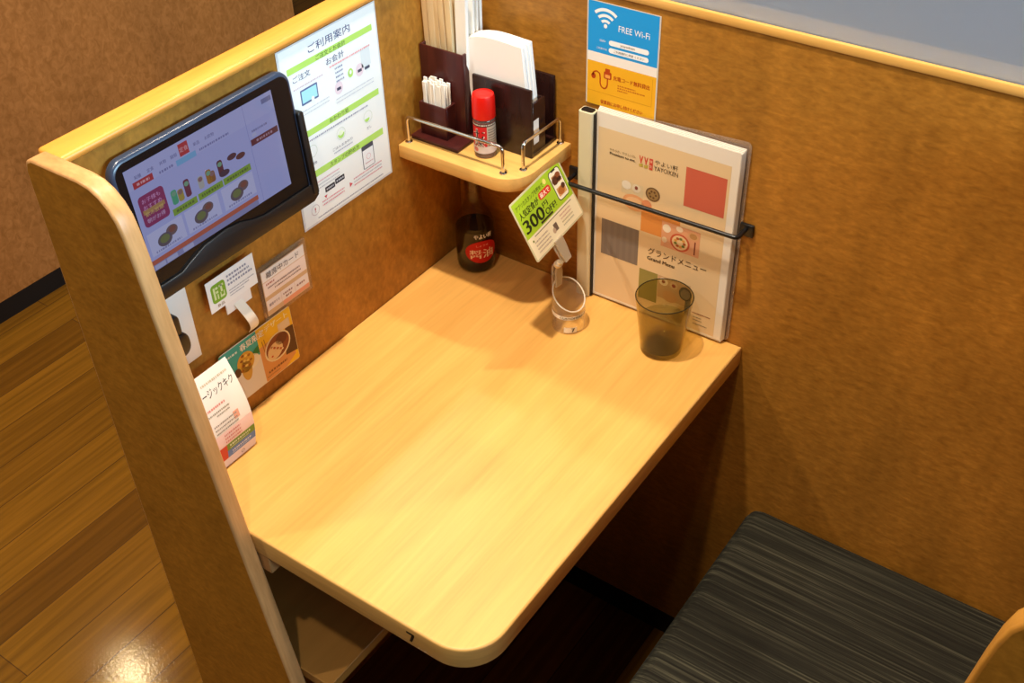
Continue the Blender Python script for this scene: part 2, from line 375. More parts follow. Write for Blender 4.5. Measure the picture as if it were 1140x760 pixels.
# tapered end panels
OUT = [(-.034, -.866), (-.036, .545), (-.031, .559), (-.02, .565), (.066, .565), (.086, .562), (.102, .554), (.115, .541), (.124, .525), (.129, .505), (.134, .47), (.1415, .40), (.160, .25), (.19, .0), (.237, -.34), (.31, -.866)]
M_band2 = wood('brown_edge_band', (0.34, 0.15, 0.02), (0.44, 0.20, 0.03), (40, 90, 9), 0.45)
def end_panel(pts, label, at, M_band=M_band):
    e = thing('end_panel', label, 'panel', at)
    b_ = MB().prism(pts, lambda a, b, c: (a, c, b), -0.680, -0.658, M_band, M_end, 0.0035, 3)
    b_.build('panel', e, only=M_end); o = b_.build('edge_band', e, only=M_band); o['label'] = 'lighter wood edge band'
    return e
end_panel([(A(x), max(0.0, AZ(z))) for x, z in OUT], 'tall tapered wooden end panel with rounded top corner left of the table', (0.05, -0.669, 0))
end_panel([(A(1.262 - x), max(0.0, AZ(z))) for x, z in OUT][::-1], 'wooden end panel whose rounded corner pokes in beside the seat at lower right', (1.0, -0.669, 0), M_band2)

# ------------------------------------------------------------------ bench
be = thing('bench', 'bench with dark grey striped fabric seat cushion against the back wall', 'bench', (0.8, -0.33, 0))
cu = MB().box((0.562, -0.658, 0.375), (1.034, -0.004, 0.452), M_seat, 0.024, 5); cu.build('cushion', be)
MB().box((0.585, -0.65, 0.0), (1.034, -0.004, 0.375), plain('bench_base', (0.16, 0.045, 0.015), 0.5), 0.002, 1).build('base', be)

# ------------------------------------------------------------------ table
tb = thing('table', 'pale beech table top with rounded front corner fixed between partitions', 'table', (0.25, -0.33, T))
W_, D_, TH = 0.508, 0.6575, 0.034
def rc(x0, y0, x1, y1, r, n=12):
    P = [(x0, y1), (x0, y0)]
    for i in range(n + 1):
        t = math.radians(270 + 90 * i / n); P.append((x1 - r + r * math.cos(t), y0 + r + r * math.sin(t)))
    P.append((x1, y1)); return P
tp = MB().prism(rc(0.0005, -D_, W_, -0.0005, 0.056), lambda a, b, c: (a, b, c), T - TH, T, M_tedge, M_table, 0.0028, 3)
tp.build('tabletop', tb, only=M_table); tp.build('edge_band', tb, only=M_tedge)
n7 = MB(); k7 = [(0, .016), (.0115, .016), (.0115, .0125), (.007, .0), (.0035, .0), (.0075, .0128), (0, .0128)]
n7.prism(k7, lambda a, b, c: (0.4085 + a, -D_ - c, T - 0.0255 + b), 0.0, 0.0003, K('1a1208')); n7.build('number_seven', tb)
MB().box((0.0, -0.656, 0.680), (0.183, -0.628, T - TH), M_band, 0.001, 1).build('support_batten', tb)
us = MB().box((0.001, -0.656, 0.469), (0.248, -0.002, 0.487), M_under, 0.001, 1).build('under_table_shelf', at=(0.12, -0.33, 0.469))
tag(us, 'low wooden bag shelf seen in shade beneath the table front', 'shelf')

# ------------------------------------------------------------------ corner shelf with guard rails
ZS = 0.9914
sh = thing('corner_shelf', 'small pale wooden corner shelf with chrome guard rails above the table', 'shelf', (0.1, -0.07, ZS - 0.021))
MB().prism(rc(0.0005, -0.1375, 0.2098, -0.0005, 0.044), lambda a, b, c: (a, b, c), ZS - 0.0213, ZS, M_shelf, None, 0.0012, 2).build('board', sh)
for p0, p1 in (((0.0088, -0.1232), (0.1752, -0.1213)), ((0.1936, -0.0985), (0.1966, -0.0085))):
    a, b_ = Vector((*p0, ZS)), Vector((*p1, ZS)); up = Vector((0, 0, 0.0415))
    rl = MB().tube(fillet([a, a + up, b_ + up, b_], 0.009), 0.0026, M_chrome, 12).build('guard_rail', sh)
    for q in (a, b_): MB().lathe([(0, 0), (0.0056, 0), (0.0056, 0.0012), (0.004, 0.0022), (0.0027, 0.0022)], q, M_chrome, 20).build('flange', rl)

# ---- chopstick holder
ch = thing('chopstick_holder', 'maroon lacquered chopstick holder in the corner of the shelf', 'holder', (0.045, -0.06, ZS))
MB().box((0.004, -0.1125, ZS), (0.0895, -0.006, ZS + 0.0055), M_maroon, 0.0012, 2).build('base', ch)
def openbox(a, b, th, mat):
    x0, y0, z0 = a; x1, y1, z1 = b; m_ = MB()
    m_.box((x0, y0, z0), (x1, y0 + th, z1), mat, 0.0008, 2); m_.box((x0, y1 - th, z0), (x1, y1, z1), mat, 0.0008, 2)
    m_.box((x0, y0 + th, z0), (x0 + th, y1 - th, z1), mat, 0.0006, 1); m_.box((x1 - th, y0 + th, z0), (x1, y1 - th, z1), mat, 0.0006, 1)
    m_.box((x0 + th, y0 + th, z0), (x1 - th, y1 - th, z0 + th), mat); return m_
openbox((0.0020, -0.0755, ZS + 0.0055), (0.0785, -0.0075, ZS + 0.132), 0.0035, M_maroon).build('tall_box', ch)
openbox((0.0135, -0.0995, ZS + 0.0055), (0.0615, -0.0756, ZS + 0.056), 0.003, M_maroon).build('toothpick_box', ch)
# chopsticks
def stick(mat, h_, w0=0.0095, d0=0.0062):
    m_ = MB(); v = []
    for z_, k_ in ((0, 0.8), (h_, 1.0)):
        for sx, sy in ((-1, -1), (1, -1), (1, 1), (-1, 1)): v.append((sx * w0 * k_ / 2, sy * d0 * k_ / 2, z_))
    m_.faces(v, [(3, 2, 1, 0), (4, 5, 6, 7), (0, 1, 5, 4), (1, 2, 6, 5), (2, 3, 7, 6), (3, 0, 4, 7)], mat); return m_
def place(proto, used, loc, rot):
    o = proto if not used else proto.copy()
    if used: COL.objects.link(o)
    o.location = loc; o.rotation_euler = rot; return o
cs = tag(stick(M_stick, 0.205).build('chopsticks'), 'bare cream wooden chopsticks upright in the maroon holder', 'chopsticks', 'bare chopsticks in the maroon holder')
cw = tag(stick(M_paper, 0.212, 0.0115, 0.006).build('chopsticks'), 'chopsticks in white paper sleeves upright in the maroon holder', 'chopsticks', 'paper sleeved chopsticks in the maroon holder')
i = 0
for r_ in range(3):
    for k_ in range(5 if r_ < 2 else 4):
        place(cs, i > 0, (0.0128 + k_ * 0.0100 + random.uniform(-.0006, .0006), -0.064 + r_ * 0.0085, ZS + 0.0105), (random.uniform(-.012, .012), random.uniform(-.02, .006) - (0.03 if k_ == 0 else 0), random.uniform(-.25, .25))); i += 1
i = 0
for r_ in range(4):
    for k_ in range(2):
        if r_ < 2 : x_ = 0.0625 + k_ * 0.0080
        else: x_ = 0.055 + k_ * 0.0140
        place(cw, i > 0, (x_, -0.063 + r_ * 0.0125, ZS + 0.0105), (random.uniform(-.012, .012), 0.012 + random.uniform(0, .02), random.uniform(-.2, .2))); i += 1
tk = tag(MB().box((-0.0029, -0.0012, 0), (0.0029, 0.0012, 0.0765), M_paper, 0.0004, 1).build('toothpick_packet'), 'paper wrapped toothpick in the front box of the maroon holder', 'toothpick', 'wrapped toothpicks in the small front box')
i = 0
for r_ in range(3):
    for k_ in range(7):
        place(tk, i > 0, (0.0192 + k_ * 0.0058 + random.uniform(-.0006, .0006), -0.0935 + r_ * 0.006, ZS + 0.0088 + random.uniform(0, .007)), (random.uniform(-.04, .04), random.uniform(-.03, .03), random.uniform(-.15, .15))); i += 1

# ---- napkin holder
nh = thing('napkin_holder', 'near-black lacquered napkin holder on the right half of the corner shelf', 'holder', (0.137, -0.035, ZS))
MB().box((0.090, -0.0675, ZS), (0.1865, -0.002, ZS + 0.006), M_ebony, 0.001, 1).build('base', nh)
MB().box((0.088, -0.0685, ZS), (0.1875, -0.0635, ZS + 0.105), M_ebony, 0.0012, 2).build('front_panel', nh)
MB().box((0.092, -0.0375, ZS + 0.006), (0.186, -0.0335, ZS + 0.083), M_ebony, 0.001, 2).build('divider', nh)
MB().box((0.092, -0.007, ZS), (0.1845, -0.002, ZS + 0.101), M_ebony, 0.0014, 2).build('back_panel', nh)
def napkin():
    m_ = MB(); n_ = 8; v = []; fs = []
    w0, h0, t0 = 0.097, 0.1490, 0.0023
    for j in range(n_ + 1):
        u = j / n_; dz = -0.004 * (2 * u - 1) ** 2 + 0.002 * math.sin(u * 5)
        for yy in (0, t0):
            v += [(-w0 / 2 + w0 * u, yy, 0.0), (-w0 / 2 + w0 * u, yy + (0.001 if yy else 0.0), h0 + dz)]
    for j in range(n_):
        a = 4 * j; b_ = a + 4
        fs += [(a, b_, b_ + 1, a + 1), (a + 2, a + 3, b_ + 3, b_ + 2), (a + 1, b_ + 1, b_ + 3, a + 3), (a, a + 2, b_ + 2, b_)]
    fs += [(0, 1, 3, 2), (4 * n_, 4 * n_ + 2, 4 * n_ + 3, 4 * n_ + 1)]
    m_.faces(v, fs, M_tissue); return m_.build('napkin')
nk = tag(napkin(), 'white folded paper napkin standing in the dark napkin holder', 'napkin', 'white napkins in the dark holder')
for k_ in range(10):
    place(nk, k_ > 0, (0.1350 + random.uniform(-.001, .001), -0.0628 + 0.0025 * k_, ZS + 0.0125), (-0.012, -0.115 + random.uniform(-.008, .008), 0))
MB().box((0.1838, -0.0636, ZS + 0.006), (0.1872, -0.0330, ZS + 0.083), M_ebony, 0.0006, 1).build('side_panel', nh)
sl = MB().box((0.1872, -0.0625, ZS + 0.020), (0.1875, -0.0500, ZS + 0.057), M_paper).build('paper_label', nh); sl['label'] = 'white paper label'

# ---- seasoning shaker
cx, cy = 0.1228, -0.0905
sk = thing('seasoning_shaker', 'small round seasoning shaker with red cap on the corner shelf', 'shaker', (cx, cy, ZS))
MB().lathe([(0, 0), (0.0142, 0), (0.0155, 0.0015), (0.0155, 0.056), (0.0145, 0.059), (0.0128, 0.061), (0, 0.061)], (cx, cy, ZS), thinglass('shaker_plastic', (0.8, 0.7, 0.6), frost=0.25, fcol=(0.55, 0.4, 0.3))).build('jar', sk)
MB().lathe([(0, 0.002), (0.0146, 0.002), (0.0146, 0.010), (0, 0.010)], (cx, cy, ZS), plain('pepper_flakes', '7a4a22', 0.9)).build('seasoning', sk)
MB().lathe([(0.0125, 0.0605), (0.0164, 0.0605), (0.0166, 0.064), (0.0162, 0.090), (0.0150, 0.0945), (0.0118, 0.096), (0.006, 0.0963), (0, 0.0963)], (cx, cy, ZS), M_redcap).build('cap', sk)
def around(c, R_, ang0, z0):
    return lambda p: Vector((c[0] + (R_ + p[2]) * math.cos(ang0 + p[0] / R_), c[1] + (R_ + p[2]) * math.sin(ang0 + p[0] / R_), z0 + p[1]))
lp = Print(0.050, 0.047, 0.00025, K('c81a1e'), 'u', 24)
lp.rect(0.031, 0.004, 0.050, 0.042, K('b9a894'), 1); lp.rect(0.0, 0.0, 0.050, 0.011, K('e3d3cc'), 2)
lp.text('七', 0.019, 0.031, 0.015, K('f6e9de'), 3, fit=0.017, bold=0.0008); lp.text('七', 0.019, 0.031, 0.014, K('15100d'), 4, fit=0.015, bold=0.0004)
lp.text('味', 0.020, 0.0165, 0.012, K('f6e9de'), 3, fit=0.0145, bold=0.0008); lp.text('味', 0.020, 0.0165, 0.011, K('15100d'), 4, fit=0.013)
for q in range(7): lp.dash(0.033, 0.048, 0.013 + q * 0.004, 0.0016, K('4d3a30'), 2, q)
lp.ell(0.014, 0.006, 0.004, 0.0035, K('d97a70'), 3); lp.rect(0.0, 0.042, 0.050, 0.047, K('3c2a20'), 1)
lp.dash(0.004, 0.046, 0.0445, 0.002, K('d8c6b4'), 2, 31)
lp.build('label', sk, fn=around((cx, cy), 0.0156, -1.50 - 0.019 / 0.0156, ZS + 0.0085))

# ---- soy sauce bottle
cx, cy = 0.0575, -0.0415
bt = thing('soy_sauce_bottle', 'dark soy sauce bottle with red oval label under the corner shelf', 'bottle', (cx, cy, T))
PR = [(0.0265, 0.0), (0.0300, 0.0035), (0.0313, 0.012), (0.0316, 0.040), (0.0315, 0.072), (0.0298, 0.083), (0.0250, 0.097), (0.0188, 0.109), (0.0150, 0.119), (0.0136, 0.130), (0.0134, 0.168)]
MB().lathe([(0, 0)] + PR + [(0.0118, 0.168), (0.0118, 0.126)], (cx, cy, T), M_bottle, 56).build('glass_body', bt)
MB().lathe([(0, 0.0012), (0.0255, 0.0012), (0.0288, 0.0045), (0.0302, 0.012), (0.0305, 0.040), (0.0304, 0.072), (0.0299, 0.0755), (0, 0.0755)], (cx, cy, T), M_soy, 56).build('soy_sauce', bt)
MB().lathe([(0, 0.168), (0.0152, 0.168), (0.0155, 0.172), (0.0152, 0.193), (0.013, 0.196), (0, 0.196)], (cx, cy, T), plain('bottle_cap', '5a1210', 0.4), 32).build('cap', bt)
lb = Print(0.060, 0.032, 0.0001, plain('label_clear', '1a0906', 0.3), 'u', 22)
lb.mats = []; lb.bm.clear()
lb.ell(0.030, 0.0215, 0.0280, 0.0205, K('c3170f'), 1, 48)
lb.text('醤油', 0.029, 0.0180, 0.0165, K('f3d9b8'), 2, fit=0.040, bold=0.0004)
lb.text('しょうゆ', 0.030, 0.0335, 0.0038, K('f0b59a'), 2, fit=0.020)
lb.text('やよい軒', 0.032, 0.0505, 0.0088, K('f1e6d6'), 1, fit=0.030, bold=0.0003)
lb.build('label', bt, fn=around((cx, cy), 0.0319, -0.58 - 0.030 / 0.0319, T + 0.0205))

# ------------------------------------------------------------------ menu stand and menu
mr_ = thing('menu_rail', 'black metal rail fixed to the back wall holding the menu upright', 'rail', (0.355, -0.015, 0.946))
MB().tube(fillet([(0.219, -0.004, 0.944), (0.219, -0.030, 0.944), (0.4925, -0.030, 0.9475), (0.4925, -0.004, 0.9475)], 0.008), 0.0032, M_blackmetal, 12).build('bar', mr_)
for x_ in (0.219, 0.4935): MB().box((x_ - 0.010, -0.005, 0.9365), (x_ + 0.010, 0.0, 0.9555), M_blackmetal, 0.0012, 2).build('bracket', mr_)
mn = thing('menu', 'large laminated menu binder standing behind the black rail', 'menu', (0.36, -0.01, T))
spn = MB()
spn.prism(rrpts(0.2335, -0.0215, 0.2575, -0.0045, 0.004), lambda a, b, c: (a, b, c), T + 0.0005, 1.0605, M_aluspine, None, 0.0006, 1)
spo = spn.build('spine', mn); spo['label'] = 'ivory spine bar'
MB().prism(rrpts(0.2358, -0.0192, 0.2552, -0.0068, 0.004), lambda a, b, c: (a, b, c), 1.0600, 1.0612, K('141012')).build('spine_cap', spo)
MB().box((0.2576, -0.0185, T + 0.002), (0.2592, -0.006, 1.0585), K('2a2620')).build('spine_seam', spo)
pg = MB()
for q in range(5): pg.box((0.2594, -0.0125 + q * 0.0016, T + 0.004 + q * 0.0004), (0.4785 + 0.0006 * q, -0.0113 + q * 0.0016, 1.0625 + 0.0012 * q), plain('page_white', 'e9e2d6', 0.5))
pg.build('pages', mn)
MB().prism(rrpts(0.2594, T + 0.003, 0.4862, 1.0765, 0.008), lambda a, b, c: (a, c, b - 0.0125 * max(0.0, (b - 0.9) / 0.1765) * (0.4862 - a) / 0.2268), -0.0028, -0.0018, M_sleeve).build('back_sleeve', mn)
MW, MH = 0.2170, 0.3120
mc = Print(MW, MH, 0.0004, plain('page_white', 'e9e2d6', 0.5))
ox, oz = 0.2606, 0.7515
TAN = plain('cover_tan', 'e2c79c', 0.5)
def MU(x): return x - ox
def MV(z_): return z_ - oz
mc.rect(0.0025, 0.003, MW - 0.011, MV(1.0410), TAN, 1)
mc.rect(MU(.4015), MV(.959), MU(.4625), MV(1.0205), K('c9624c'), 2)
mc.rect(MU(.2725), MV(.831), MU(.335), MV(.893), K('7d7168'), 2)
for q in range(6): mc.rect(MU(.2725) + q * 0.0104, MV(.831), MU(.2725) + q * 0.0104 + 0.005, MV(.893), K('82766c'), 3)
mc.rect(MU(.3370), MV(.8945), MU(.399), MV(.9335), K('d98f48'), 2)
mc.rect(MU(.3390), MV(.776), MU(.370), MV(.829), K('93894a'), 2)
mc.rect(MU(.371), MV(.881), MU(.4315), MV(.9235), K('dca27c'), 3)
mc.ell(MU(.401), MV(.8965), .0155, .0145, K('c4583a'), 4); mc.ell(MU(.401), MV(.8965), .0125, .0118, K('e6c89a'), 5)
for q in range(9):
    a = q * 0.7; mc.ell(MU(.401) + .0072 * math.cos(a), MV(.8965) + .0068 * math.sin(a), .0026, .0022, K(('a8562c', 'd89b46', '6f7a34')[q % 3]), 6, 12)
mc.ell(MU(.379), MV(.913), .0065, .0068, K('efe2cc'), 4); mc.ell(MU(.399), MV(.9185), .0055, .0045, K('ecd9c0'), 4); mc.ell(MU(.421), MV(.914), .0085, .0066, K('d9a878'), 4); mc.ell(MU(.421), MV(.914), .006, .0045, K('b98a55'), 5); mc.ell(MU(.3765), MV(.893), .0042, .0048, K('e8d2b2'), 4); mc.rect(MU(.4235), MV(.884), MU(.4255), MV(.906), K('7a3a26'), 4)
# upper plate picture
mc.rect(MU(.303), MV(.948), MU(.338), MV(.968), K('d9c6a0'), 2)
mc.ell(MU(.311), MV(.962), .0075, .007, K('e9e0cf'), 3); mc.ell(MU(.327), MV(.961), .007, .0066, K('e2d3bb'), 3); mc.ell(MU(.327), MV(.962), .0025, .003, K('8a4a38'), 4)
mc.ell(MU(.3535), MV(.960), .0115, .0112, K('75583a'), 3); mc.ell(MU(.3535), MV(.960), .009, .0088, K('a08050'), 4)
for q in range(6): mc.ell(MU(.3535) + .005 * math.cos(q), MV(.960) + .005 * math.sin(q), .0018, .0018, K('6b4a2a'), 5, 10)
mc.ell(MU(.325), MV(.937), .019, .013, K('dca070'), 3); mc.ell(MU(.325), MV(.937), .014, .009, K('e3b98c'), 4); mc.ell(MU(.345), MV(.940), .008, .008, K('d98e64'), 4)
# lower picture
mc.rect(MU(.371), MV(.790), MU(.424), MV(.829), K('c9a57e'), 3)
mc.ell(MU(.380), MV(.820), .0075, .007, K('e9dac2'), 4); mc.ell(MU(.380), MV(.820), .003, .003, K('a0603c'), 5); mc.ell(MU(.397), MV(.819), .0068, .0066, K('d8b894'), 4); mc.ell(MU(.397), MV(.819), .0032, .003, K('a04a3a'), 5)
mc.ell(MU(.4165), MV(.812), .0105, .012, K('5a5148'), 4); mc.ell(MU(.4165), MV(.811), .0075, .009, K('857a6c'), 5); mc.rect(MU(.417), MV(.775), MU(.426), MV(.806), K('6f675c'), 4); mc.ell(MU(.392), MV(.797), .012, .010, K('d0a070'), 4)
DK = K('3a2614')
mc.text('グランドメニュー', MU(.3985), MV(.8655), .0120, DK, 4, fit=.094); mc.text('Grand Menu', MU(.373), MV(.8525), .0062, DK, 4, fit=.044, bold=.0003)
mc.text('やわらか、やさしいね。', MU(.3030), MV(1.0105), .0040, K('6b5234'), 4, fit=.042); mc.text('Premium to me.', MU(.3030), MV(1.0045), .0042, DK, 4, fit=.041, bold=.0002)
for q in range(2):
    u0 = MU(.329 + q * .0078)
    mc.poly([(u0, MV(1.0155)), (u0 + .0016, MV(1.0155)), (u0 + .0032, MV(1.0095)), (u0 + .0048, MV(1.0155)), (u0 + .0064, MV(1.0155)), (u0 + .0042, MV(1.0065)), (u0 + .0042, MV(1.004)), (u0 + .0022, MV(1.004)), (u0 + .0022, MV(1.0065))], K('d0523e'), 4)
    mc.poly([(u0, MV(1.002)), (u0 + .0064, MV(1.004)), (u0 + .0064, MV(.999)), (u0 + .001, MV(.998))], K('bda548'), 4)
mc.rect(MU(.3452), MV(.998), MU(.3508), MV(1.0155), K('cf4a38'), 4); mc.text('弥', MU(.348), MV(1.011), .0042, K('f0d0b0'), 5); mc.text('生', MU(.348), MV(1.0035), .0042, K('f0d0b0'), 5)
mc.text('やよい軒', MU(.3715), MV(1.0125), .0078, DK, 4, fit=.036); mc.text('YAYOIKEN', MU(.3715), MV(1.0030), .0070, DK, 4, fit=.037)
mc.dash(MU(.430), MU(.459), MV(.785), .0016, K('8a4a3a'), 4, 3); mc.dash(MU(.432), MU(.455), MV(.766), .0014, K('7a6a58'), 4, 4); mc.dash(MU(.432), MU(.445), MV(.778), .0014, K('7a6a58'), 4, 9); mc.dash(MU(.432), MU(.446), MV(.773), .0014, K('7a6a58'), 4, 8)
mc.build('cover', mn, fn=on_back(ox, oz, -0.0127))

# ------------------------------------------------------------------ drinking glass
cx, cy = 0.4105, -0.0675
gl = thing('drinking_glass', 'smoky tapered tumbler of water in front of the menu', 'glass', (cx, cy, T))
MB().lathe([(0, 0.0), (0.0280, 0.0), (0.0300, 0.002), (0.0414, 0.0955), (0.0408, 0.0962), (0.0402, 0.0955), (0.0292, 0.009), (0.0275, 0.0075), (0, 0.0072)], (cx, cy, T), M_tumbler, 64).build('tumbler', gl)
rim = MB(); rim.tube([(cx + 0.0408 * math.cos(a * math.pi / 32), cy + 0.0408 * math.sin(a * math.pi / 32), T + 0.0958) for a in range(65)], 0.0008, thinglass('tumbler_rim', (0.25, 0.22, 0.12), frost=0.4, fcol=(0.07, 0.06, 0.03)), 8, False); rim.build('rim', gl)
MB().lathe([(0, 0.0078), (0.0274, 0.0078), (0.0289, 0.010), (0.0346, 0.054), (0.0342, 0.0537), (0, 0.0535)], (cx, cy, T), M_water, 64).build('water', gl)

# ------------------------------------------------------------------ price card stand
cx, cy, Rr = 0.2677, -0.0945, 0.0245
ph = thing('card_stand', 'clear slant-cut acrylic ring with clip and green discount card', 'card stand', (cx, cy, T))
def rimh(a): return 0.0570 + Rr * (0.56 * (math.cos(a) * -.59 + math.sin(a) * .81) - 0.33 * (math.cos(a) * .82 + math.sin(a) * .57))
rg = MB(); NN = 56; v = []
for k_ in range(NN):
    a = 2 * math.pi * k_ / NN
    for r_ in (Rr, Rr - 0.0016):
        v += [(cx + r_ * math.cos(a), cy + r_ * math.sin(a), T + 0.0005), (cx + r_ * math.cos(a), cy + r_ * math.sin(a), T + rimh(a))]
fs = []
for k_ in range(NN):
    p, q = 4 * k_, 4 * ((k_ + 1) % NN)
    fs += [(p, q, q + 1, p + 1), (p + 2, p + 3, q + 3, q + 2), (p, p + 2, q + 2, q)]
rg.faces(v, fs, M_acryl); ring = rg.build('ring', ph)
rm = MB(); rm.tube([(cx + (Rr - .0008) * math.cos(2 * math.pi * k_ / 48), cy + (Rr - .0008) * math.sin(2 * math.pi * k_ / 48), T + rimh(2 * math.pi * k_ / 48)) for k_ in range(49)], 0.0011, M_acryledge, 8, False); rm.build('rim', ring)
st = Print(0.094, 0.0062, 0.0001, K('f4ecdc'), 'u', 40)
st.text('CUSTOMERS', 0.047, 0.0031, 0.0038, K('2a221a'), 2, fit=0.036, bold=0.0001)
st.build('text_band', ring, fn=around((cx, cy), Rr + 0.0002, -0.80 - 0.047 / Rr, T + 0.0270))
s7 = Print(0.0200, 0.0095, 0.0001, K('f6eedc'), 'u', 8); s7.text('7', 0.0140, 0.0048, 0.0066, K('1c140c'), 2, bold=.0004)
s7.build('number_sticker', ring, fn=around((cx, cy), Rr + 0.0003, -0.88 - 0.010 / Rr, T + 0.0035))
cl = MB(); ca = math.atan2(.17, -.985); cp = Vector((cx + Rr * math.cos(ca), cy + Rr * math.sin(ca), 0)); cd = Vector((math.cos(ca), math.sin(ca), 0)); ct = Vector((-cd.y, cd.x, 0))
FA = lambda o_, a_, b_, c_: tuple(o_ + ct * a_ + cd * c_ + Vector((0, 0, b_)))
for c0, c1 in ((-0.0062, -0.0022), (0.0008, 0.0048)):
    cl.prism([(-.0065, -.016), (.0065, -.016), (.0072, .010), (.0050, .021), (-.0050, .021), (-.0072, .010)], lambda a, b, c: FA(Vector((cp.x, cp.y, T + 0.0785)), a, b, c), c0, c1, M_clip, None, 0.0008, 1)
cl.tube([FA(Vector((cp.x, cp.y, T + 0.0865)), -.0075, 0, 0), FA(Vector((cp.x, cp.y, T + 0.0865)), .0075, 0, 0)], 0.0022, M_clip, 10)
cl.build('lower_clip', ph)
o_ = Vector((cp.x, cp.y, T + 0.098)); tgt = Vector((0.2545, -0.0955, 0.8990))
dirv = (tgt + Vector((0.009, -0.010, -0.032)) - o_).normalized()
jo = MB(); jo.tube([o_, o_ + dirv * 0.004, o_ + dirv * 0.0045, o_ + dirv * 0.0155, o_ + dirv * 0.0160, o_ + dirv * 0.026], [.003, .003, .0058, .0058, .003, .003], plain('joint_white', 'efe6d2', 0.4), 18); jo.build('joint', ph)
CU = Vector((-.080, .9966, .022)).normalized(); CV = Vector((-.468, -.057, .882)); CV = (CV - CU * CV.dot(CU)).normalized(); CN = CU.cross(CV)
uc = MB(); cc = tgt - CV * 0.013 - CU * 0.0105
for c0, c1 in ((-.0045, -.0012), (.0012, .0045)):
    uc.prism([(-.008, -.019), (.008, -.019), (.0105, .002), (.0105, .017), (-.0105, .017), (-.0105, .002)], lambda a, b, c: tuple(cc + CU * a + CV * b + CN * c), c0, c1, M_clip, None, .0008, 1)
uc.build('upper_clip', ph)
CWd, CHt = 0.138, 0.092
pc = Print(CWd, CHt, 0.0007, plain('card_laminate', 'cfc8a4', 0.4), radius=0.004)
U = lambda a: a * CWd; V = lambda b: CHt * (1 - b)
pc.rect(U(.022), V(.62), U(.978), V(.03), K('a6c92a'), 1); pc.rect(U(.022), V(.97), U(.978), V(.62), K('f1e6c8'), 1)
pc.rr(U(.728), V(.560), U(.946), V(.075), .006, K('24221c'), 2); pc.rr(U(.738), V(.548), U(.936), V(.088), .005, K('f4ecd8'), 3); pc.rr(U(.80), V(.108), U(.875), V(.08), .001, K('24221c'), 4)
pc.rect(U(.76), V(.30), U(.915), V(.16), K('c08a58'), 4); pc.ell(U(.80), V(.24), .0075, .006, K('5a2f1c'), 5); pc.ell(U(.87), V(.20), .007, .005, K('8a4a28'), 5); pc.ell(U(.875), V(.26), .006, .003, K('40261a'), 5)
pc.rect(U(.76), V(.50), U(.915), V(.36), K('d8a468'), 4); pc.ell(U(.83), V(.43), .0085, .0055, K('b06a30'), 5); pc.ell(U(.885), V(.385), .005, .004, K('5a3220'), 5)
INK = K('22260c')
pc.text('アプリのスタンプを貯めて', U(.33), V(.135), .0072, INK, 3, fit=U(.54)); pc.ell(U(.64), V(.12), .004, .004, K('f3e27a'), 2)
pc.text('人気定食が', U(.245), V(.265), .0105, INK, 3, fit=U(.37), bold=.0003)
pc.rr(U(.455), V(.310), U(.690), V(.195), .005, K('d8301c'), 2); pc.text('最大で', U(.572), V(.253), .0072, K('fbf3e0'), 3, fit=U(.18), bold=.0002)
pc.text('300', U(.245), V(.455), .0185, INK, 3, fit=U(.37), bold=.0010)
pc.text('円', U(.500), V(.395), .0078, INK, 3, fit=U(.09), bold=.0003); pc.text('OFF!', U(.560), V(.510), .0085, INK, 3, fit=U(.21), bold=.0004)
pc.rect(U(.32), V(.60), U(.56), V(.565), K('3a3c18'), 3); pc.rect(U(.14), V(.665), U(.90), V(.650), K('8f8a78'), 3)
for q in range(4): pc.dash(U(.10), U(.36), V(.74 + q * .055), .0022, K('b8a696'), 3, q + 40); pc.dash(U(.62), U(.84), V(.72 + q * .055), .0022, K(('c99', 'b9a', 'c0b090', 'b8b098')[q] if len(('c99', 'b9a', 'c0b090', 'b8b098')[q]) == 6 else 'cda898'), 3, q + 50)
pc.ell(U(.09), V(.70), .0018, .0018, K('6a7a20'), 3, 12); pc.rect(U(.46), V(.86), U(.53), V(.74), K('6d5a50'), 3); pc.ell(U(.45), V(.83), .004, .004, K('c0a890'), 4, 14)
cardc = Vector((0.233, -0.098, 0.939)); co = cardc - CU * CWd / 2 - CV * CHt / 2
co2 = pc.build('discount_card', ph, fn=lambda p: co + CU * p[0] + CV * p[1] + CN * p[2]); co2['label'] = 'green and cream discount card'

# ------------------------------------------------------------------ signs on the back wall
wf = Print(0.110, 0.149, 0.0005, plain('laminate_edge', 'd8cfc0', 0.3))
wf.rect(0.002, 0.0775, 0.108, 0.148, K('1f9be6'), 1); wf.rect(0.002, 0.0640, 0.108, 0.0775, K('f3ece4'), 1); wf.rect(0.002, 0.0, 0.108, 0.0640, K('efb021'), 1)
WH = K('f6f8fa')
for r0, r1 in ((.0215, .0258), (.0138, .0178), (.0066, .0104)): wf.arc(.0285, .1155, r0, r1, math.radians(47), math.radians(133), WH, 2)
wf.ell(.0285, .1170, .0026, .0030, WH, 2)
wf.text('FREE Wi-Fi', .0718, .1180, .0085, WH, 2, fit=.0465)
wf.rr(.0345, .0918, .0950, .0990, .0034, WH, 2); wf.rr(.0345, .0812, .0950, .0884, .0034, WH, 2)
wf.text('yayoiken', .063, .0952, .0046, K('40342c'), 3, fit=.022); wf.text('ご利用規約に同意 ください', .0655, .0848, .0036, K('40342c'), 3, fit=.046)
wf.text('SSID', .0245, .0958, .0028, WH, 2, fit=.009); wf.text('ご利用方法', .0235, .0845, .0030, WH, 2, fit=.016)
BR = K('b8430f')
wf.stroke([(.0105, .0430), (.0120, .0480), (.0165, .0505), (.0215, .0480), (.0225, .0420), (.0225, .0340), (.0245, .0290), (.0290, .0272), (.0325, .0295), (.0340, .0340), (.0340, .0430)], .0020, BR, 2)
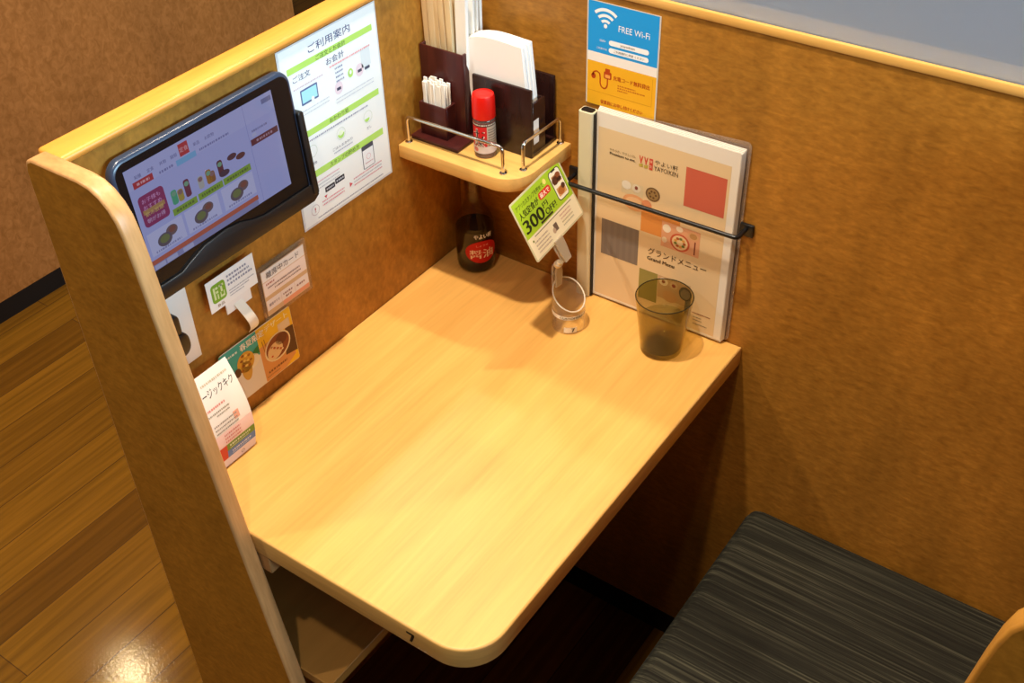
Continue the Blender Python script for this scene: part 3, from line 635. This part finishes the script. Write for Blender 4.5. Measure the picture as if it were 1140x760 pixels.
wf.ell(.0118, .0425, .0036, .0042, BR, 2); wf.rr(.0280, .0425, .0400, .0530, .002, BR, 2); wf.rr(.0300, .0440, .0380, .0490, .001, K('f0a04a'), 3); wf.rr(.0300, .0530, .0375, .0575, .001, BR, 2)
wf.text('充電コード無料貸出', .0708, .0468, .0068, BR, 2, fit=.056, bold=.0002)
for q, e_ in enumerate((.078, .092, .066)): wf.dash(.0500, e_, .0372 - q * .0036, .0020, K('c8701c'), 2, q + 5)
wf.rect(.003, .0200, .1030, .0204, K('c98a1c'), 2); wf.rect(.1026, .0200, .1030, .0600, K('c98a1c'), 2)
wf.text('従業員にお申し付けください', .0570, .0072, .0058, BR, 2, fit=.066, bold=.0002)
tag(wf.build('wifi_notice', at=(0.289, -0.001, 1.065), fn=on_back(0.2337, 1.0650)), 'blue and yellow free wifi notice on the back wall above the menu', 'sign')

# ------------------------------------------------------------------ signs on the left partition
PW, PH_ = 0.1858, 0.2606
po = Print(PW, PH_, 0.0005, plain('poster_laminate', 'd9dbdc', 0.3))
WP = plain('poster_white', 'f2f7f6', 0.35); GB = K('b5e06a'); NV = K('3a3e78'); DG = K('3f5a2a')
po.rect(.0035, .0035, PW - .0025, PH_ - .0022, WP, 1)
po.text('ご利用案内', .0940, .2440, .0115, NV, 3, fit=.079)
for v0, v1, s_, w_ in ((.2240, .2325, 'ご注文とお会計', .056), (.1305, .1395, 'おかわり処', .038), (.0685, .0785, 'スタンプの貯め方', .060)):
    po.rect(.0135, v0, .1750, v1, GB, 2); po.text(s_, .0940, (v0 + v1) / 2, .0068, DG, 3, fit=w_)
po.text('お会計', .1000, .2150, .0095, NV, 3, fit=.034); po.text('ご注文', .0370, .2150, .0085, NV, 3, fit=.032)
po.dash(.088, .168, .2060, .0022, K('e79aa0'), 3, 2); po.dash(.020, .075, .2020, .0018, K('d0b8c8'), 3, 6)
po.rr(.0305, .1760, .0620, .1970, .001, K('5a6a98'), 2); po.rect(.0325, .1785, .0600, .1948, K('a9e4f4'), 3); po.ell(.051, .178, .003, .004, WP, 4)
for cx_, cy_ in ((.100, .172), (.143, .180)): po.ell(cx_, cy_, .008, .009, K('e9d7e0'), 2); po.rect(cx_ - .004, cy_ - .003, cx_ + .004, cy_ + .001, K('4a4a60'), 3)
po.ell(.125, .183, .0050, .0062, K('b6e272'), 3); po.ell(.125, .184, .0022, .0028, WP, 4); po.rr(.1480, .180, .1660, .205, .001, K('dde6ea'), 2); po.rect(.153, .1755, .163, .1795, K('505468'), 3)
for q in range(4): po.dash(.097, .112, .2000 - q * .006, .0022, K('8890b0'), 3, q + 60)
for q in range(2): po.dash(.030, .080, .168 - q * .005, .0016, K('c8cdd8'), 3, q + 70); po.dash(.092, .168, .158 - q * .005, .0016, K('c8cdd8'), 3, q + 72)
po.dash(.025, .150, .1240, .0022, K('8f94ac'), 3, 11)
for cx_ in (.0365, .0925, .1480):
    po.arc(cx_, .108, .0082, .0088, 0, 2 * math.pi, K('c6d4c0'), 3, 24)
po.ell(.0925, .108, .0065, .0070, K('b6e272'), 3, 20, math.pi, 2 * math.pi); po.ell(.0925, .109, .0045, .0035, K('e9f5d8'), 4); po.ell(.146, .106, .0050, .0050, K('b6e272'), 3, 16, math.pi, 2 * math.pi)
po.text('ごはんおかわり', .0930, .0915, .0042, K('5a5e7c'), 3, fit=.040); po.text('だし', .1480, .0915, .0042, K('5a5e7c'), 3); po.text('漬物', .0370, .0900, .0042, K('5a5e7c'), 3); po.dash(.075, .112, .0855, .0018, K('a4a8bc'), 3, 13)
po.rr(.1275, .0330, .1520, .0690, .002, K('4a4c5c'), 2); po.rect(.1288, .0340, .1507, .0620, K('eef1f4'), 3); po.arc(.140, .050, .0040, .0046, 0, 2 * math.pi, K('d49aa4'), 4, 20); po.dash(.132, .148, .041, .0016, K('c8a0a8'), 4, 15)
po.rr(.0485, .0375, .0680, .0455, .001, K('30323c'), 2); po.rr(.0690, .0400, .0880, .0480, .001, K('30323c'), 2); po.dash(.051, .066, .0415, .0026, K('c8ccd4'), 3, 16); po.dash(.0715, .086, .0440, .0026, K('c8ccd4'), 3, 17)
RD = K('c84a58'); po.poly([(.0960, .0215), (.1020, .0250), (.0960, .0290)], RD, 3); po.poly([(.0450, .0380 - .004), (.0510, .0380 - .004), (.0480, .0335 - .004)], RD, 3)
po.arc(.0250, .0225, .0072, .0080, 0, 2 * math.pi, K('c6b8c0'), 3, 24); po.text('!', .0250, .0225, .0070, RD, 3, bold=.0004)
for q in range(3): po.dash(.035, .080, .060 - q * .005, .0016, K(('d8a0b0', 'b8bcc8', 'b8bcc8')[q]), 3, q + 80); po.dash(.105, .165, .0300 - q * .005, .0018, K(('d08090', 'b0b4c4', 'd08090')[q]), 3, q + 84)
for q in range(2): po.dash(.040, .085, .0270 - q * .005, .0020, K('d88a98'), 3, q + 88)
po.dash(.028, .165, .0080, .0018, K('8c90a4'), 3, 90)
tag(po.build('guide_poster', at=(0.0, -0.25, 0.956), fn=on_left(-0.3429, 0.9552)), 'white laminated guide poster with green bars on the left partition', 'poster')

# away card case
ac = thing('away_card', 'pink and white away card in a clear case below the poster', 'card', (0.004, -0.395, 0.866))
MB().box((0.0005, -0.4405, 0.8665), (0.0050, -0.3485, 0.9515), M_acryl, 0.001, 1).build('clear_case', ac)
aw = Print(0.082, 0.072, 0.0005, K('d8b48a'))
aw.rect(.001, .0545, .081, .0710, K('f4ece4'), 1); aw.rect(.001, .0310, .081, .0535, K('f6e4da'), 1); aw.rect(.001, .0080, .081, .0245, K('f2e6e2'), 1); aw.rect(.030, .0010, .081, .0080, K('e9a080'), 1)
aw.text('離席中カード', .040, .0625, .0100, K('4a3430'), 3, fit=.062); aw.dash(.006, .022, .0490, .0028, K('b86a5c'), 3, 3)
for q in range(2): aw.dash(.008 + q * .012, .070, .0430 - q * .0055, .0022, K('8a6a60'), 3, q + 7)
aw.text('離席中です', .015, .0160, .0048, K('7a6a80'), 3, fit=.020); aw.dash(.032, .050, .0180, .0028, K('a07a78'), 3, 21); aw.dash(.036, .047, .0125, .0028, K('8a6a68'), 3, 22); aw.dash(.058, .074, .0160, .0028, K('a07a78'), 3, 23)
aw.rect(.0282, .0080, .0286, .0245, K('cbb'+'0a4'), 2); aw.rect(.0545, .0080, .0549, .0245, K('cbb0a4'), 2)
aw.build('card_print', ac, fn=on_left(-0.4365, 0.8735, 0.0052))

# wobbler sign with springy strip
wb = thing('wobbler_sign', 'small white sign with green emblem on a curved white strip', 'sign', (0.012, -0.48, 0.93))
wp = Print(0.0815, 0.0470, 0.0004, K('f6f5f2'))
wp.rr(.006, .0110, .0300, .0385, .005, K('7fae2a'), 1)
for a, b, c, d in ((.0095, .0160, .0125, .0340), (.0135, .0300, .0175, .0335), (.0135, .0240, .0175, .0275), (.0150, .0150, .0170, .0225), (.0195, .0310, .0270, .0340), (.0215, .0230, .0245, .0335), (.0195, .0150, .0270, .0180), (.0200, .0180, .0215, .0230), (.0255, .0180, .0270, .0230)): wp.rect(a, b, c, d, K('dbe8b0'), 2)
wp.text('食品', .0175, .0060, .0046, K('8a6a2a'), 2, fit=.012)
for q in range(3): wp.dash(.0340, .068 + q * .004, .0380 - q * .0062, .0030, K('9496a8'), 2, q + 33)
for q in range(3): wp.dash(.0340, .078 - q * .010, .0165 - q * .0040, .0014, K('9a9ca8'), 2, q + 37)
wp.build('sign_card', wb, fn=on_left(-0.5300, 0.9420, 0.0130))
MB().box((0.0115, -0.5060, 0.9255), (0.0128, -0.4625, 0.9450), K('f2f0ee')).build('tab', wb)
sp = MB(); NS = 14; v = []
for i in range(NS + 1):
    t = i / NS; y_ = -0.4855 + 0.0215 * t ** 1.3; z_ = 0.9345 - 0.066 * t; x_ = 0.0125 + 0.016 * math.sin(math.pi * t) - 0.011 * t
    for dx, dy in ((0, -.0075), (0, .0075), (.0005, .0075), (.0005, -.0075)): v.append((x_ + dx, y_ + dy, z_))
fs = []
for i in range(NS):
    for k_ in range(4): fs.append((4 * i + k_, 4 * i + (k_ + 1) % 4, 4 * i + 4 + (k_ + 1) % 4, 4 * i + 4 + k_))
fs += [(0, 1, 2, 3), (4 * NS + 3, 4 * NS + 2, 4 * NS + 1, 4 * NS)]
sp.faces(v, fs, K('f4efe2')); sp.build('strip', wb)

# dessert flyer
df_ = Print(0.1335, 0.0915, 0.0005, K('e6dccb'), radius=0.004)
df_.rect(.0, .004, .0675, .0905, K('3fa79c'), 1); df_.rect(.0675, .001, .1330, .0905, K('efbf2a'), 1)
df_.poly([(.0005, .001), (.0675, .001), (.0675, .052), (.030, .046), (.0005, .050)], K('e5ddd4'), 2)
df_.poly([(.0675, .001), (.105, .001), (.128, .012), (.128, .055), (.100, .062), (.0675, .060)], K('d99a5c'), 2)
df_.poly([(.110, .020), (.1325, .016), (.1325, .060), (.118, .062)], K('5c3a1e'), 3)
df_.poly([(.052, .058), (.067, .055), (.067, .068), (.058, .064)], K('2f7a3c'), 3)
df_.ell(.045, .050, .020, .012, K('efe4cc'), 3); df_.ell(.041, .056, .0155, .016, K('d9a436'), 4); df_.ell(.040, .044, .009, .018, K('d6a548'), 4)
for q in range(11): df_.ell(.032 + (q * 7 % 11) * .0018, .046 + (q * 5 % 11) * .0022, .0026, .0020, K(('a8681c', 'f0c860', '8a4e18')[q % 3]), 5, 10)
df_.ell(.024, .048, .006, .007, K('5a3a24'), 5)
df_.ell(.0990, .0440, .0250, .0210, K('ead9b4'), 4, rot=.25); df_.ell(.0990, .0445, .0225, .0185, K('8a4a28'), 5, rot=.25); df_.ell(.0930, .0400, .0150, .0125, K('e6c79a'), 6, rot=.4); df_.ell(.1080, .0520, .0110, .0090, K('6a3820'), 6)
for q in range(12): df_.ell(.086 + (q * 7 % 12) * .0018, .034 + (q * 5 % 12) * .0013, .0020, .0016, K(('c8542c', 'b8783c', 'f0dcc0')[q % 3]), 7, 10)
df_.rect(.106, .062, .128, .0755, K('e0c8a8'), 3); df_.stroke([(.074, .068), (.076, .044)], .0012, K('a8721c'), 3); df_.stroke([(.078, .069), (.080, .048)], .0012, K('a8721c'), 3)
df_.text('春夏限定', .0580, .0815, .0110, K('f7f3e2'), 8, fit=.044, bold=.0003); df_.text('デザート', .1040, .0830, .0092, K('fbf0c0'), 8, fit=.044, bold=.0002)
df_.dash(.012, .032, .0800, .0032, K('cfe6d8'), 3, 4); df_.dash(.074, .110, .0130, .0030, K('8a5a30'), 4, 5); df_.dash(.070, .095, .0070, .0018, K('a87a48'), 4, 6)
tag(df_.build('dessert_flyer', at=(0.003, -0.463, 0.775), fn=frame((0.0065, -0.5305, 0.7750), (0, 1, 0), (-0.035, 0, 1))), 'teal and yellow dessert flyer leaning on the left partition', 'flyer')

# curved white leaflet on the table
CWH = 0.140
def curl(p):
    t = min(max(p[1] / CWH, -0.05), 1.05)
    x_ = 0.0535 - 0.032 * t ** 1.7 + 0.010 * math.sin(math.pi * t); z_ = T + 0.0008 + 0.1325 * t
    return Vector((x_ + p[2], -0.640 + p[0] + 0.008 * t, z_))
lf = Print(0.1000, 0.128, 0.0004, K('f6efe8'), 'v', 24)
lf.rect(.0, .0005, .0995, .0150, K('efe4f0'), 1); lf.rect(.0, .0150, .0995, .0265, K('6f8fd0'), 1); lf.rect(.0, .0265, .0995, .0370, K('7d9a3a'), 1); lf.rect(.0, .0150, .050, .0370, K('d8503a'), 2)
lf.rect(.0, .0370, .0995, .0560, K('f6d6d0'), 1)
lf.text('ージックキク', .0690, .1060, .0098, K('3a3a34'), 3, fit=.052); lf.dash(.048, .092, .1170, .0024, K('d0c0a4'), 3, 1)
lf.dash(.036, .070, .0900, .0024, K('e0958c'), 3, 2); lf.dash(.036, .074, .0835, .0020, K('a8a090'), 3, 3); lf.dash(.050, .072, .0795, .0016, K('a8a090'), 3, 4)
for q in range(3): lf.dash(.040, .078, .0690 - q * .005, .0018, K('9a9088'), 3, q + 5)
for q in range(3): lf.dash(.050, .078, .0510 - q * .005, .0022, K('d88a84'), 3, q + 9)
lf.rect(.073, .062, .082, .072, K('e8a890'), 3)
lf.dash(.055, .092, .0330, .0028, K('e6ecd0'), 3, 12); lf.dash(.055, .088, .0290, .0016, K('d6dcb8'), 3, 13); lf.dash(.058, .092, .0220, .0026, K('e4eaf8'), 3, 14); lf.dash(.058, .090, .0182, .0016, K('c8d4f0'), 3, 15)
lf.arc(.0760, .0075, .0022, .0030, 0, 2 * math.pi, K('8a8298'), 3, 16)
tag(lf.build('white_leaflet', at=(0.04, -0.59, T), fn=lambda p: curl((p[0], p[1] * CWH / 0.128, p[2]))), 'curved white leaflet with green and blue stripes standing at the table edge', 'leaflet')

# outlet plate and plug
op = thing('wall_outlet', 'white outlet plate with black plug partly hidden behind the end panel', 'outlet', (0.003, -0.58, 0.94))
MB().box((0.0005, -0.6250, 0.8880), (0.0045, -0.5520, 1.0080), M_pwhite, 0.0012, 2).build('plate', op)
pl = MB(); pl.prism(rrpts(-0.615, 0.945, -0.580, 0.978, 0.008), lambda a, b, c: (c, a, b), 0.0045, 0.018, M_brk, None, 0.003, 2); pl.prism(rrpts(-0.610, 0.915, -0.573, 0.950, 0.014), lambda a, b, c: (c, a, b), 0.006, 0.020, M_brk, None, 0.004, 2)
po_ = pl.build('plug', op); po_['label'] = 'black plug'
MB().tube(fillet([(0.014, -0.598, 0.965), (0.030, -0.612, 0.985), (0.016, -0.612, 1.03)], 0.008), 0.0025, M_brk, 8).build('cord', op)

# ------------------------------------------------------------------ ordering tablet
tt = thing('ordering_tablet', 'ordering tablet with lit menu screen in a black wall bracket', 'tablet', (0.02, -0.48, 1.02))
TW, THt = 0.2770, 0.1765
TF = frame((0.0250, -0.6175, 1.0245), (0, 1, 0), (-0.065, 0, 1))
mp_ = lambda a, b, c: tuple(TF((a, b, c)))
sb = MB().prism(rrpts(0, 0, TW, THt, 0.020, 8), mp_, -0.010, 0.0035, M_tab, M_bez, 0.0050, 4)
sb.build('shell', tt, only=M_tab); sb.build('bezel', tt, only=M_bez)
SW, SH = 0.2265, 0.1290
tsn = Print(SW, SH, 0.0003, SCR('a9b4f4'))
S = SCR
tsn.rect(0, .1040, SW, SH, S('b0baf6'), 1); tsn.rect(.0765, .1110, .0905, .1260, S('b83040'), 2); tsn.text('定食', .0835, .1185, .0060, S('e8b8c8'), 3)
for q, u_ in enumerate((.010, .028, .046, .062, .096, .116)): tsn.text(('和膳', '定食', '丼物', '麺類', '単品', 'お飲物')[q], u_ + .006, .1165, .0046, S('5a609c'), 2)
tsn.rect(.0690, .1025, .0985, .1095, S('74b4ee'), 2)
tsn.rect(.0070, .1040, .0350, .1120, S('b02a3c'), 2); tsn.dash(.0120, .0300, .1080, .0030, S('e0a8b8'), 3, 2)
tsn.dash(.044, .064, .1070, .0030, S('7880c0'), 2, 3); tsn.dash(.104, .150, .1070, .0026, S('7880c0'), 2, 4)
tsn.rr(.0065, .0540, .0430, .0930, .005, S('8a2668'), 2); tsn.rect(.009, .0700, .040, .0755, S('b08a5c'), 3)
for q, s_ in enumerate(('お子様も', 'おすすめ', '飲み放題', '朝がお得')): tsn.text(s_, .0240, .0860 - q * .0082, .0056, S(('d8a0d8', 'd8a0d8', 'd8c070', 'd0b0e0')[q]), 4, fit=.026)
for u0, u1 in ((.0465, .0830), (.0855, .1240), (.1255, .1700)): tsn.rect(u0, .0490, u1, .0575, S('7da83c'), 2); tsn.dash(u0 + .005, u1 - .005, .0532, .0030, S('4e7030'), 3, int(u0 * 1000))
for q, (u_, c_, h_) in enumerate(((.054, '3aa884', .018), (.063, 'a89a48', .015), (.074, '6a2a4c', .022), (.094, 'b0b4b8', .016), (.107, 'a07028', .018), (.112, '8a5a30', .014), (.126, '542038', .021))): tsn.rr(u_ - .0042, .0615, u_ + .0042, .0615 + h_, .003, S(c_), 3); tsn.ell(u_, .0615 + h_ * .75, .0034, .003, S('8a6a70' if q % 2 else '70a890'), 4, 14)
tsn.ell(.130, .0640, .0080, .0040, S('3c2848'), 4); tsn.ell(.146, .0780, .0075, .0038, S('4a2c40'), 3); tsn.ell(.159, .0730, .0075, .0038, S('5a3038'), 3)
for u0 in (.004, .060, .118): tsn.rect(u0, .0175, u0 + .052, .0465, S('c0c8fa'), 2); tsn.ell(u0 + .022, .0300, .0105, .0080, S('585468'), 3); tsn.ell(u0 + .034, .0360, .0085, .0065, S('6a5a64'), 3); tsn.ell(u0 + .022, .0310, .0070, .0050, S('6a7a4c'), 4); tsn.ell(u0 + .035, .0370, .0050, .0036, S('7a4a44'), 4); tsn.dash(u0 + .006, u0 + .044, .0205, .0026, S('8890c8'), 3, int(u0 * 999) + 5)
tsn.rect(0, .0075, .1700, .0135, S('b86050'), 3); tsn.rect(.0, 0, .1690, .0075, S('8890c8'), 2)
for u0 in (.002, .020, .045): tsn.rr(u0, .0008, u0 + .016, .0066, .001, S('b0b8e8'), 3)
tsn.rect(.1775, 0, .1779, SH, S('7c86c8'), 2); tsn.rect(.1790, .0755, SW - .002, .0835, S('5c2038'), 2); tsn.dash(.188, .215, .0795, .0030, S('b090a8'), 3, 6)
tsn.dash(.184, .210, .0930, .0026, S('7880b8'), 2, 7); tsn.rr(.183, .086, .190, .0905, .001, S('b8c0f0'), 2); tsn.rect(.2080, .1180, .2240, .1240, S('7880b8'), 2)
tsn.build('screen', tt, fn=lambda p: TF((p[0] + 0.0160, p[1] + 0.0330, p[2] + 0.0036)))
MB().box((0.0005, -0.5600, 1.0400), (0.0140, -0.4100, 1.1600), M_brk, 0.002, 1).build('wall_mount', tt)
lo = [(-.004, -.006), (-.004, .0130), (.050, .0130), (.066, .0195), (.090, .0275), (.125, .0300), (.150, .0270), (.170, .0200), (.190, .0160), (TW + .004, .0160), (TW + .006, -.002), (TW - .004, -.008)]
MB().prism(lo, mp_, 0.0035, 0.0068, M_brk, None, 0.0012, 2).build('lower_lip', tt)
MB().prism(rrpts(TW - 0.004, 0.0, TW + 0.0062, 0.1180, 0.004), mp_, -0.008, 0.0085, M_brk, None, 0.002, 2).build('side_clip', tt)
for o in bpy.data.objects:
    if '_at' in o: del o['_at']
